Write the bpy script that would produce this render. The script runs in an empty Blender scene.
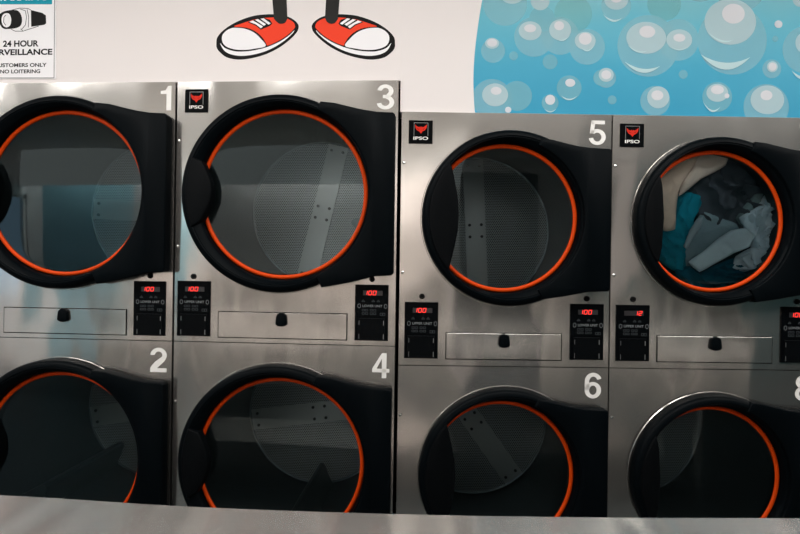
import bpy, bmesh, math, random
from mathutils import Vector, Matrix, noise
from mathutils.geometry import delaunay_2d_cdt
random.seed(7)
PI = math.pi
scene = bpy.context.scene
COL = scene.collection
CAMZ = 1.36          # height of the lens above the floor
ROOM_X, ROOM_BACK, CEIL = 6.0, -3.2, 2.95

# ------------------------------------------------------------------ materials
def srgb(r, g, b):
    f = lambda c: (c / 255 / 12.92) if c / 255 <= .04045 else ((c / 255 + .055) / 1.055) ** 2.4
    return (f(r), f(g), f(b), 1)

class NT:
    def __init__(s, name):
        s.m = bpy.data.materials.new(name); s.m.use_nodes = True
        s.t = s.m.node_tree; s.t.nodes.clear()
        s.out = s.n('ShaderNodeOutputMaterial')
    def n(s, typ, **kw):
        nd = s.t.nodes.new(typ)
        for k, v in kw.items(): setattr(nd, k, v)
        return nd
    def l(s, a, b): s.t.links.new(a, b)
    def math(s, op, a, b=None):
        nd = s.n('ShaderNodeMath', operation=op)
        for i, v in enumerate((a, b)):
            if v is None: continue
            if isinstance(v, (int, float)): nd.inputs[i].default_value = v
            else: s.l(v, nd.inputs[i])
        return nd.outputs[0]
    def coords(s, scale=(1, 1, 1), kind='Object'):
        tc = s.n('ShaderNodeTexCoord'); mp = s.n('ShaderNodeMapping')
        mp.inputs['Scale'].default_value = scale
        s.l(tc.outputs[kind], mp.inputs['Vector']); return mp.outputs[0]
    def noise(s, vec, scale, detail=3, rough=.5):
        nd = s.n('ShaderNodeTexNoise'); nd.inputs['Scale'].default_value = scale
        nd.inputs['Detail'].default_value = detail; nd.inputs['Roughness'].default_value = rough
        s.l(vec, nd.inputs['Vector']); return nd.outputs['Fac']
    def ramp(s, fac, stops):
        nd = s.n('ShaderNodeValToRGB'); e = nd.color_ramp.elements
        while len(e) < len(stops): e.new(.5)
        for x, (p, c) in zip(e, stops): x.position = p; x.color = c
        s.l(fac, nd.inputs[0]); return nd.outputs[0]
    def rng(s, fac, a, b):
        nd = s.n('ShaderNodeMapRange'); s.l(fac, nd.inputs['Value'])
        nd.inputs['To Min'].default_value = a; nd.inputs['To Max'].default_value = b
        return nd.outputs[0]

def plain(name, col, rough=.5, metal=0, spec=.5, bump=0, bscale=60, var=.0):
    k = NT(name); b = k.n('ShaderNodeBsdfPrincipled')
    b.inputs['Base Color'].default_value = col
    b.inputs['Roughness'].default_value = rough; b.inputs['Metallic'].default_value = metal
    b.inputs['Specular IOR Level'].default_value = spec
    if bump or var:
        v = k.coords(); nz = k.noise(v, bscale)
        if bump:
            bp = k.n('ShaderNodeBump'); bp.inputs['Strength'].default_value = bump; bp.inputs['Distance'].default_value = .002
            k.l(nz, bp.inputs['Height']); k.l(bp.outputs[0], b.inputs['Normal'])
        if var:
            lo = tuple(c * (1 - var) for c in col[:3]) + (1,); hi = tuple(min(1, c * (1 + var)) for c in col[:3]) + (1,)
            k.l(k.ramp(nz, [(.3, lo), (.7, hi)]), b.inputs['Base Color'])
    k.l(b.outputs[0], k.out.inputs[0]); return k.m

def glow(name, col, s):
    k = NT(name); e = k.n('ShaderNodeEmission'); e.inputs[0].default_value = col; e.inputs[1].default_value = s
    k.l(e.outputs[0], k.out.inputs[0]); return k.m

def steel(name, col, rough=.3, aniso=.6, wave=.03, grain=.02, axis='x', smear=.012, scale=2.2, broad=.14, bow=0):
    """brushed sheet steel: long fine grain, faint smears, slightly wavy sheet"""
    k = NT(name); b = k.n('ShaderNodeBsdfPrincipled')
    b.inputs['Metallic'].default_value = 1
    b.inputs['Anisotropic'].default_value = aniso
    tg = k.n('ShaderNodeCombineXYZ')                     # grain runs along x: the blur runs across it
    tg.inputs[1 if axis == 'top' else 2].default_value = 1
    k.l(tg.outputs[0], b.inputs['Tangent'])
    g = k.noise(k.coords((3, 40, 420) if axis == 'x' else (3, 420, 40)), 2.0, 4, .6)
    w = k.noise(k.coords((1.0, 1.0, .55) if axis == 'x' else (2.2, .2, 1)), scale, 2, .5)
    sm = k.noise(k.coords((1, 1, 1)), 7, 5, .65)
    lo = tuple(c * .93 for c in col[:3]) + (1,)
    k.l(k.ramp(g, [(.25, lo), (.75, col)]), b.inputs['Base Color'])
    k.l(k.rng(sm, rough - smear, rough + smear), b.inputs['Roughness'])
    b1 = k.n('ShaderNodeBump'); b1.inputs['Strength'].default_value = wave; b1.inputs['Distance'].default_value = .12
    k.l(w, b1.inputs['Height'])
    if bow:                                              # the sheet bows out a little across its width
        sp = k.n('ShaderNodeSeparateXYZ'); k.l(k.coords(), sp.inputs[0])
        bb = k.n('ShaderNodeBump'); bb.inputs['Strength'].default_value = 1; bb.inputs['Distance'].default_value = 1
        k.l(k.math('MULTIPLY', k.math('MULTIPLY', sp.outputs[0], sp.outputs[0]), -bow), bb.inputs['Height']); k.l(bb.outputs[0], b1.inputs['Normal'])
    b2 = k.n('ShaderNodeBump'); b2.inputs['Strength'].default_value = grain; b2.inputs['Distance'].default_value = .001
    k.l(g, b2.inputs['Height']); k.l(b1.outputs[0], b2.inputs['Normal']); k.l(b2.outputs[0], b.inputs['Normal'])
    g2 = k.n('ShaderNodeBsdfGlossy'); g2.inputs['Color'].default_value = col; g2.inputs['Roughness'].default_value = .58
    mx = k.n('ShaderNodeMixShader'); mx.inputs[0].default_value = broad; k.l(b.outputs[0], mx.inputs[1]); k.l(g2.outputs[0], mx.inputs[2])
    k.l(mx.outputs[0], k.out.inputs[0]); return k.m

def glass_mat():
    k = NT('door_glass'); tr = k.n('ShaderNodeBsdfTransparent'); tr.inputs[0].default_value = (.84, .92, .95, 1)
    gl = k.n('ShaderNodeBsdfGlossy'); gl.inputs[0].default_value = (.74, .90, .94, 1); gl.inputs['Roughness'].default_value = .015
    fr = k.n('ShaderNodeFresnel'); fr.inputs[0].default_value = 1.55
    mx = k.n('ShaderNodeMixShader'); k.l(fr.outputs[0], mx.inputs[0]); k.l(tr.outputs[0], mx.inputs[1]); k.l(gl.outputs[0], mx.inputs[2])
    k.l(mx.outputs[0], k.out.inputs[0]); return k.m

def perforated():
    """stainless plate punched with small staggered holes"""
    k = NT('perforated_steel'); b = k.n('ShaderNodeBsdfPrincipled')
    tc = k.n('ShaderNodeTexCoord'); sp = k.n('ShaderNodeSeparateXYZ'); k.l(tc.outputs['Object'], sp.inputs[0])
    p = .0098; ds = []
    for o in (0, .5):
        u = k.math('SUBTRACT', k.math('FRACT', k.math('ADD', k.math('DIVIDE', sp.outputs[0], p), o + 100)), .5)
        v = k.math('MULTIPLY', k.math('SUBTRACT', k.math('FRACT', k.math('ADD', k.math('DIVIDE', sp.outputs[2], p * 1.732), o + 100)), .5), 1.732)
        ds.append(k.math('SQRT', k.math('ADD', k.math('MULTIPLY', u, u), k.math('MULTIPLY', v, v))))
    hole = k.math('LESS_THAN', k.math('MINIMUM', ds[0], ds[1]), .34)
    mx = k.n('ShaderNodeMix', data_type='RGBA'); k.l(hole, mx.inputs['Factor'])
    mx.inputs['A'].default_value = (.44, .475, .475, 1); mx.inputs['B'].default_value = (.012, .014, .015, 1)
    k.l(mx.outputs['Result'], b.inputs['Base Color'])
    k.l(k.math('MULTIPLY', k.math('SUBTRACT', 1.0, hole), .5), b.inputs['Metallic'])
    b.inputs['Roughness'].default_value = .42
    k.l(b.outputs[0], k.out.inputs[0]); return k.m

def ink(name, col, alpha=1.0, rough=.55):
    k = NT(name); d = k.n('ShaderNodeBsdfPrincipled'); d.inputs['Base Color'].default_value = col
    d.inputs['Roughness'].default_value = rough; d.inputs['Specular IOR Level'].default_value = .12
    if alpha < 1: d.inputs['Alpha'].default_value = alpha
    k.l(d.outputs[0], k.out.inputs[0]); return k.m

def mural_mat():
    k = NT('mural_blue'); d = k.n('ShaderNodeBsdfPrincipled'); d.inputs['Roughness'].default_value = .5
    d.inputs['Specular IOR Level'].default_value = .25
    tc = k.n('ShaderNodeTexCoord'); sp = k.n('ShaderNodeSeparateXYZ'); k.l(tc.outputs['Object'], sp.inputs[0])
    mr = k.n('ShaderNodeMapRange'); k.l(sp.outputs[2], mr.inputs['Value'])
    mr.inputs['From Min'].default_value = 0; mr.inputs['From Max'].default_value = .46
    mr.inputs['To Min'].default_value = 0; mr.inputs['To Max'].default_value = 1
    nz = k.noise(k.coords(), 3.5, 1)
    f = k.math('ADD', mr.outputs[0], k.rng(nz, -.18, .18))
    c = k.ramp(f, [(0, srgb(48, 148, 182)), (.4, srgb(62, 158, 188)), (.75, srgb(92, 174, 194)), (1, srgb(122, 184, 194))])
    k.l(c, d.inputs['Base Color']); k.l(d.outputs[0], k.out.inputs[0]); return k.m

def cloth_mat(name, col):
    k = NT(name); b = k.n('ShaderNodeBsdfPrincipled')
    v = k.coords(); nz = k.noise(v, 9, 4); wv = k.noise(v, 900, 2)
    lo = tuple(c * .8 for c in col[:3]) + (1,); hi = tuple(min(1, c * 1.12) for c in col[:3]) + (1,)
    k.l(k.ramp(nz, [(.3, lo), (.7, hi)]), b.inputs['Base Color'])
    b.inputs['Roughness'].default_value = .9; b.inputs['Specular IOR Level'].default_value = .15
    bp = k.n('ShaderNodeBump'); bp.inputs['Strength'].default_value = .25; bp.inputs['Distance'].default_value = .001
    k.l(wv, bp.inputs['Height']); k.l(bp.outputs[0], b.inputs['Normal'])
    k.l(b.outputs[0], k.out.inputs[0]); return k.m

M = {}
M['steel'] = steel('brushed_stainless', (.66, .635, .605, 1), .14, .65, wave=.22, bow=.07)
M['steel_edge'] = steel('stainless_edge', (.80, .77, .73, 1), .16, 0, wave=0)
M['steel_top'] = steel('table_stainless', (.68, .66, .63, 1), .24, .75, wave=.2, grain=.005, axis='top')
M['drum'] = steel('drum_steel', (.11, .14, .15, 1), .42, .2, wave=.02)
M['strip'] = steel('drum_strip_steel', (.46, .48, .475, 1), .45, .1, wave=.02)
M['perf'] = perforated()
M['cabinet'] = plain('cabinet_coating', srgb(38, 40, 41), .6)
M['black'] = plain('black_moulding', srgb(4, 8, 11), .42, 0, .045, .03, 200)
M['handle'] = plain('black_grip', srgb(7, 9, 11), .5, 0, .05)
M['gloss_black'] = plain('black_overlay', srgb(5, 7, 9), .35, 0, .05)
M['slot'] = plain('coin_slot_black', srgb(7, 9, 11), .4, 0, .06)
M['window'] = plain('display_window', srgb(46, 44, 46), .3)
M['orange'] = plain('orange_gasket', srgb(206, 64, 2), .5, 0, .15)
M['glass'] = glass_mat()
M['dark'] = plain('dark_gap', srgb(16, 16, 16), .8, 0, .1)
M['white'] = ink('white_vinyl', srgb(238, 236, 232), 1, .45)
M['legend'] = ink('legend_grey', srgb(120, 124, 126))
M['legend_dim'] = ink('legend_dim_grey', srgb(70, 75, 78))
M['red_led'] = glow('red_led', (1, .04, .03, 1), 2.0)
M['badge_red'] = ink('badge_red', srgb(205, 42, 26))
M['badge_red_dark'] = ink('badge_red_dark', srgb(150, 24, 16))
M['silver'] = plain('silver_line', srgb(150, 150, 150), .35, .6)
M['ink'] = ink('black_ink', srgb(14, 13, 13))
M['char'] = ink('charcoal_ink', srgb(38, 37, 35))
M['red'] = ink('sneaker_red', srgb(236, 66, 38))
M['shoe_white'] = ink('sneaker_white', srgb(240, 238, 240))
M['sign_white'] = ink('sign_white', srgb(240, 238, 240))
M['sign_teal'] = ink('sign_teal', srgb(22, 150, 172))
M['mural'] = mural_mat()
M['b_halo'] = ink('bubble_halo', srgb(160, 212, 222), .42)
M['b_body'] = ink('bubble_body', srgb(196, 218, 223), .66)
M['b_rim'] = ink('bubble_lower_rim', srgb(140, 202, 214), .5)
M['b_hi'] = ink('bubble_highlight', srgb(240, 236, 240), .66)
M['b_cres'] = ink('bubble_crescent', srgb(205, 230, 232), .75)
M['b_green'] = ink('mural_green', srgb(140, 198, 186), .22)
M['wall'] = plain('warm_white_paint', srgb(228, 221, 219), .6, 0, .25, .04, 30)
M['wall_blue'] = plain('pale_blue_paint', srgb(150, 200, 214), .7)
M['wall_teal'] = plain('muted_teal_paint', srgb(58, 104, 110), .7)
M['wall_dim'] = plain('grey_paint', srgb(70, 104, 108), .7)
M['ceiling'] = plain('ceiling_paint', srgb(222, 218, 212), .8)
def tile_mat():
    k = NT('floor_tile'); b = k.n('ShaderNodeBsdfPrincipled'); br = k.n('ShaderNodeTexBrick')
    br.offset = 0; br.inputs['Scale'].default_value = 1; br.inputs['Brick Width'].default_value = .4; br.inputs['Row Height'].default_value = .4
    br.inputs['Mortar Size'].default_value = .004
    br.inputs['Color1'].default_value = srgb(66, 72, 73); br.inputs['Color2'].default_value = srgb(60, 66, 67); br.inputs['Mortar'].default_value = srgb(46, 45, 44)
    k.l(k.coords(), br.inputs['Vector']); k.l(br.outputs[0], b.inputs['Base Color']); b.inputs['Roughness'].default_value = .4
    k.l(b.outputs[0], k.out.inputs[0]); return k.m
M['floor'] = tile_mat()
M['door_paint'] = plain('door_paint', srgb(30, 46, 50), .5)
M['washer'] = plain('washer_grey_enamel', srgb(190, 186, 178), .4)
M['added_glow'] = glow('added_valance_glow', (1, .95, .89, 1), 1.1)  # glow of the added valance, to match the lit wall in reflections
M['chrome'] = plain('chrome', (.8, .8, .8, 1), .15, 1)

# ------------------------------------------------------------------ mesh builder
class MB:
    def __init__(s): s.v = []; s.f = []; s.m = []
    def add(s, vs, fs, mi=0):
        o = len(s.v); s.v += [tuple(v) for v in vs]
        for f in fs: s.f.append(tuple(i + o for i in f)); s.m.append(mi)
    def box(s, x0, x1, y0, y1, z0, z1, mi=0):
        s.add([(x, y, z) for x in (x0, x1) for y in (y0, y1) for z in (z0, z1)],
              [(0, 1, 3, 2), (4, 6, 7, 5), (0, 4, 5, 1), (2, 3, 7, 6), (0, 2, 6, 4), (1, 5, 7, 3)], mi)
    def prism(s, pts, y0, y1, mi=0, bevel=0):
        """outline in x,z extruded from y0 (front) to y1 (back); bevel shrinks the front edge"""
        n = len(pts); cx = sum(p[0] for p in pts) / n; cz = sum(p[1] for p in pts) / n
        rings = []
        if bevel:
            sh = []
            for i in range(n):
                a, b, c = pts[i - 1], pts[i], pts[(i + 1) % n]
                def nrm(p, q):
                    dx, dz = q[0] - p[0], q[1] - p[1]; L = math.hypot(dx, dz) or 1; return (-dz / L, dx / L)
                n1, n2 = nrm(a, b), nrm(b, c); nx, nz = n1[0] + n2[0], n1[1] + n2[1]; L = math.hypot(nx, nz) or 1
                sh.append((nx / L, nz / L))
            area = sum(pts[i - 1][0] * pts[i][1] - pts[i][0] * pts[i - 1][1] for i in range(n))
            sg = 1 if area > 0 else -1
            for fr, dep in ((1, 0), (.35, .3), (0, 1)):
                rings.append([(p[0] + sg * h[0] * bevel * fr, y0 + dep * bevel, p[1] + sg * h[1] * bevel * fr) for p, h in zip(pts, sh)])
        else: rings.append([(p[0], y0, p[1]) for p in pts])
        rings.append([(p[0], y1, p[1]) for p in pts])
        vs = [v for r in rings for v in r]; fs = [tuple(range(n))]
        for k in range(len(rings) - 1):
            for i in range(n):
                j = (i + 1) % n; fs.append((k * n + i, k * n + j, (k + 1) * n + j, (k + 1) * n + i))
        fs.append(tuple(range((len(rings) - 1) * n, len(rings) * n))[::-1])
        s.add(vs, fs, mi)
    def flat(s, pts, y, mi=0):
        s.add([(p[0], y, p[1]) for p in pts], [tuple(range(len(pts)))], mi)
    def lathe(s, prof, cx=0, cz=0, seg=96, mi=0, a0=0, a1=2 * PI, closed=False):
        """profile (radius, y) turned about the y axis through (cx,cz)"""
        full = abs(a1 - a0 - 2 * PI) < 1e-6; n = seg if full else seg + 1; k = len(prof); vs = []
        for i in range(n):
            a = a0 + (a1 - a0) * i / seg
            vs += [(cx + r * math.cos(a), y, cz + r * math.sin(a)) for r, y in prof]
        fs = []
        for i in range(seg):
            j = (i + 1) % n
            for q in range(k if closed else k - 1):
                w = (q + 1) % k
                fs.append((i * k + q, i * k + w, j * k + w, j * k + q))
        s.add(vs, fs, mi)
    def torus(s, R, r, y, cx=0, cz=0, seg=96, ms=12, mi=0):
        s.lathe([(R + r * math.cos(2 * PI * t / ms), y + r * math.sin(2 * PI * t / ms)) for t in range(ms)], cx, cz, seg, mi, closed=True)
    def disc(s, cx, cz, rx, y, rz=None, seg=32, mi=0):
        rz = rz or rx
        s.flat([(cx + rx * math.cos(2 * PI * i / seg), cz + rz * math.sin(2 * PI * i / seg)) for i in range(seg)], y, mi)
    def stroke(s, pts, w, y, mi=0):
        for a, b in zip(pts, pts[1:]):
            dx, dz = b[0] - a[0], b[1] - a[1]; L = math.hypot(dx, dz) or 1; nx, nz = -dz / L * w / 2, dx / L * w / 2
            s.flat([(a[0] + nx, a[1] + nz), (a[0] - nx, a[1] - nz), (b[0] - nx, b[1] - nz), (b[0] + nx, b[1] + nz)], y, mi)
    def build(s, name, mats, parent=None, smooth=None, loc=None):
        me = bpy.data.meshes.new(name); me.from_pydata(s.v, [], s.f)
        if not isinstance(mats, (list, tuple)): mats = [mats]
        for m in mats: me.materials.append(M[m] if isinstance(m, str) else m)
        me.polygons.foreach_set('material_index', s.m)
        bm = bmesh.new(); bm.from_mesh(me); bmesh.ops.recalc_face_normals(bm, faces=bm.faces); bm.to_mesh(me); bm.free()
        if smooth is not None:
            me.polygons.foreach_set('use_smooth', [True] * len(me.polygons)); me.set_sharp_from_angle(angle=math.radians(smooth))
        o = bpy.data.objects.new(name, me); COL.objects.link(o)
        if parent: o.parent = parent
        if loc: o.location = loc
        return o

def tag(o, label=None, cat=None, group=None, kind=None):
    if label: o['label'] = label
    if cat: o['category'] = cat
    if group: o['group'] = group
    if kind: o['kind'] = kind
    return o
def empty(name, loc, rz=0):
    o = bpy.data.objects.new(name, None); COL.objects.link(o); o.location = loc; o.rotation_euler = (0, 0, rz); o.empty_display_size = .1
    return o

def text_into(mb, s, x0, x1, z0, z1, y, mi=0, bold=0.0, depth=0):
    """lettering fitted into a box in the x,z plane"""
    cu = bpy.data.curves.new('lettering', 'FONT'); cu.body = s; cu.offset = bold; cu.resolution_u = 6
    ob = bpy.data.objects.new('lettering', cu); COL.objects.link(ob)
    dg = bpy.context.evaluated_depsgraph_get(); dg.update()
    me = bpy.data.meshes.new_from_object(ob.evaluated_get(dg))
    xs = [v.co.x for v in me.vertices]; ys = [v.co.y for v in me.vertices]
    ax, bx, ay, by = min(xs), max(xs), min(ys), max(ys)
    vs = [(x0 + (v.co.x - ax) / (bx - ax) * (x1 - x0), y, z0 + (v.co.y - ay) / (by - ay) * (z1 - z0)) for v in me.vertices]
    mb.add(vs, [tuple(p.vertices) for p in me.polygons], mi)
    bpy.data.objects.remove(ob); bpy.data.meshes.remove(me); bpy.data.curves.remove(cu)

# ------------------------------------------------------------------ bold numerals (closed outlines in a 0..w, 0..1 box)
def arc(cx, cz, rx, rz, a0, a1, n=14):
    return [(cx + rx * math.cos(math.radians(a0 + (a1 - a0) * i / n)), cz + rz * math.sin(math.radians(a0 + (a1 - a0) * i / n))) for i in range(n + 1)]
def band(mb, outer, inner, T, y, mi=0):
    n = len(outer); pts = [T(p) for p in outer] + [T(p) for p in inner]
    mb.add([(p[0], y, p[1]) for p in pts], [(i, i + 1, n + i + 1, n + i) for i in range(n - 1)], mi)
def numeral(mb, d, x0, x1, z0, z1, y, mi=0):
    T = lambda p: (x0 + p[0] * (x1 - x0), z0 + p[1] * (z1 - z0))
    P = lambda pts: mb.flat([T(p) for p in pts], y, mi)
    def ringarc(cx, cz, rx, rz, tx, tz, a0, a1, n=22):
        band(mb, arc(cx, cz, rx, rz, a0, a1, n), arc(cx, cz, rx - tx, rz - tz, a0, a1, n), T, y, mi)
    tx, tz = .27, .155
    if d == '1':
        P([(.55, 0), (1, 0), (1, 1), (.68, 1), (.55, .8)]); P([(.55, .8), (.68, 1), (.62, .9), (.45, .82), (0, .80), (0, .67), (.55, .67)])
    elif d == '2':
        ringarc(.5, .69, .5, .31, tx, tz, -20, 178)
        a, b = arc(.5, .69, .5, .31, -20, -20, 1)[0], arc(.5, .69, .5 - tx, .31 - tz, -20, -20, 1)[0]
        P([a, (.86, .45), (.42, .165), (0, .165), (.06, .24), (.30, .43), b])
        P([(0, 0), (1, 0), (1, .165), (0, .165)])
    elif d == '3':
        ringarc(.48, .735, .47, .265, tx, .14, -72, 172); ringarc(.49, .285, .51, .285, tx, .145, -172, 80)
        P([(.34, .45), (.62, .45), (.62, .585), (.34, .585)])
    elif d == '4':
        P([(.56, 0), (.83, 0), (.83, 1), (.56, 1)]); P([(0, .23), (1, .23), (1, .375), (0, .375)])
        P([(0, .375), (.26, .375), (.56, .78), (.56, 1)])
    elif d == '5':
        P([(.12, .85), (.94, .85), (.94, 1), (.12, 1)]); P([(.12, 1), (.03, .46), (.27, .46), (.34, .85)])
        ringarc(.48, .32, .52, .33, tx, .145, -170, 140)
        P([(.03, .46), (.27, .46), (.25, .55), (.1, .58)])
    elif d == '6':
        ringarc(.5, .32, .5, .32, tx, .14, 0, 360, 36)
        ringarc(.52, .66, .52, .34, tx, .15, 20, 180); P([(0, .66), (.27, .66), (.27, .32), (0, .32)])
    elif d == '7':
        P([(0, .84), (1, .84), (1, 1), (0, 1)]); P([(.70, .84), (1, .84), (.5, 0), (.2, 0)])
    elif d == '8':
        ringarc(.5, .735, .46, .265, .25, .13, 0, 360, 36); ringarc(.5, .285, .5, .285, .26, .14, 0, 360, 36)

# ------------------------------------------------------------------ stacked dryers
def seven(mb, ch, x, z, w, h, y):
    sk = .16 * h; t = .15 * h
    A = {'0': 'abcdef', '1': 'bc', '2': 'abged'}[ch]
    X = lambda px, pz: (x + px * w + pz * sk, z + pz * h)
    seg = {'a': ((0, 1), (1, 1)), 'b': ((1, 1), (1, .5)), 'c': ((1, .5), (1, 0)), 'd': ((0, 0), (1, 0)), 'e': ((0, .5), (0, 0)), 'f': ((0, 1), (0, .5)), 'g': ((0, .5), (1, .5))}
    for c in A: mb.stroke([X(*seg[c][0]), X(*seg[c][1])], t, y)

LM = dict(W=.862, T=2.068, S=1.059, cx=-.004, ox=-.013, oz=0, cz=(1.632, .606), Ro=.375, Rr=.326, hin=.428,
          lint=(-.2567, .2488, 1.077, 1.180), P=(-.418, -.287, 1.081, 1.2945), Q=(.277, .4048, 1.0786, 1.291),
          hole=(-.356, .341, 1.312), latch=(-.0055, 1.1495), n=(.4155, 2.0525, 1.957, 1.032, .937, .0655), badge=(-.399, -.308, 1.9486, 2.038),
          screws=(1.839, 1.428, .826), sx=-.4225,
          notch=[(.147, .3425), (.20, .337), (.26, .322), (.308, .311), (.36, .303)], ztop=.300, zbot=-.304, lowr=[(.36, -.308), (.26, -.334), (.16, -.353)],
          grip=[(-.300, .118), (-.282, .080), (-.267, .045), (-.262, .005), (-.267, -.035), (-.282, -.070), (-.300, -.108)])
RM = dict(W=.797, T=1.949, S=.988, cx=-.012, ox=.014, oz=-.002, cz=(1.550, .582), Ro=.322, Rr=.275, hin=.392,
          lint=(-.221, .2207, 1.0124, 1.1153), P=(-.3774, -.2501, 1.0155, 1.2284), Q=(.2503, .3776, 1.0176, 1.2299),
          hole=(-.3127, .313, 1.250), latch=(0, 1.0839), n=(.3766, 1.9266, 1.8345, .9689, .8714, .0625), badge=(-.3718, -.2809, 1.8283, 1.9164),
          screws=(1.755, 1.34, .80), sx=-.388,
          notch=[(.130, .2935), (.17, .290), (.22, .278), (.265, .268), (.31, .262)], ztop=.259, zbot=-.270, lowr=[(.31, -.273), (.22, -.291), (.14, -.303)],
          grip=[(-.215, .172), (-.203, .12), (-.192, .06), (-.189, .005), (-.192, -.05), (-.203, -.11), (-.215, -.162)])

RM3 = dict(RM, cx=-.010, ox=.022, oz=-.001, Ro=.329, Rr=.281, grip=[(x + .016, z) for x, z in RM['grip']])
RM4 = dict(RM, cx=-.018, ox=.016, Ro=.317, Rr=.270, grip=[(x - .010 - (.008 if abs(z) < .07 else 0), z * .97) for x, z in RM['grip']])
def panel_with_hole(mb, x0, x1, z0, z1, cx, cz, Ro, Rh, y=0):
    """sheet front with a rolled collar round the door opening"""
    seg = 120; angs = sorted(set([2 * PI * i / seg for i in range(seg)] + [math.atan2(z - cz, x - cx) % (2 * PI) for x in (x0, x1) for z in (z0, z1)]))
    prof = [(Ro + .0065, y), (Ro + .006, y - .002), (Ro + .0045, y - .0035), (Ro + .003, y - .0035), (Ro - .012, y - .004), (Rh, y - .002), (Rh, y + .02)]
    rows = []
    for a in angs:
        c, s = math.cos(a), math.sin(a); t = 1e9
        if c > 1e-9: t = min(t, (x1 - cx) / c)
        if c < -1e-9: t = min(t, (x0 - cx) / c)
        if s > 1e-9: t = min(t, (z1 - cz) / s)
        if s < -1e-9: t = min(t, (z0 - cz) / s)
        ex = (cx + t * c, cz + t * s)
        rows.append([(ex[0], y + .018, ex[1]), (ex[0], y, ex[1])] + [(cx + min(r, t - .001) * c, yy, cz + min(r, t - .001) * s) for r, yy in prof])
    k = len(rows[0]); n = len(rows); vs = [v for r in rows for v in r]; fs = []
    for i in range(n):
        j = (i + 1) % n
        for q in range(k - 1): fs.append((i * k + q, i * k + q + 1, j * k + q + 1, j * k + q))
    mb.add(vs, fs)

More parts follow.
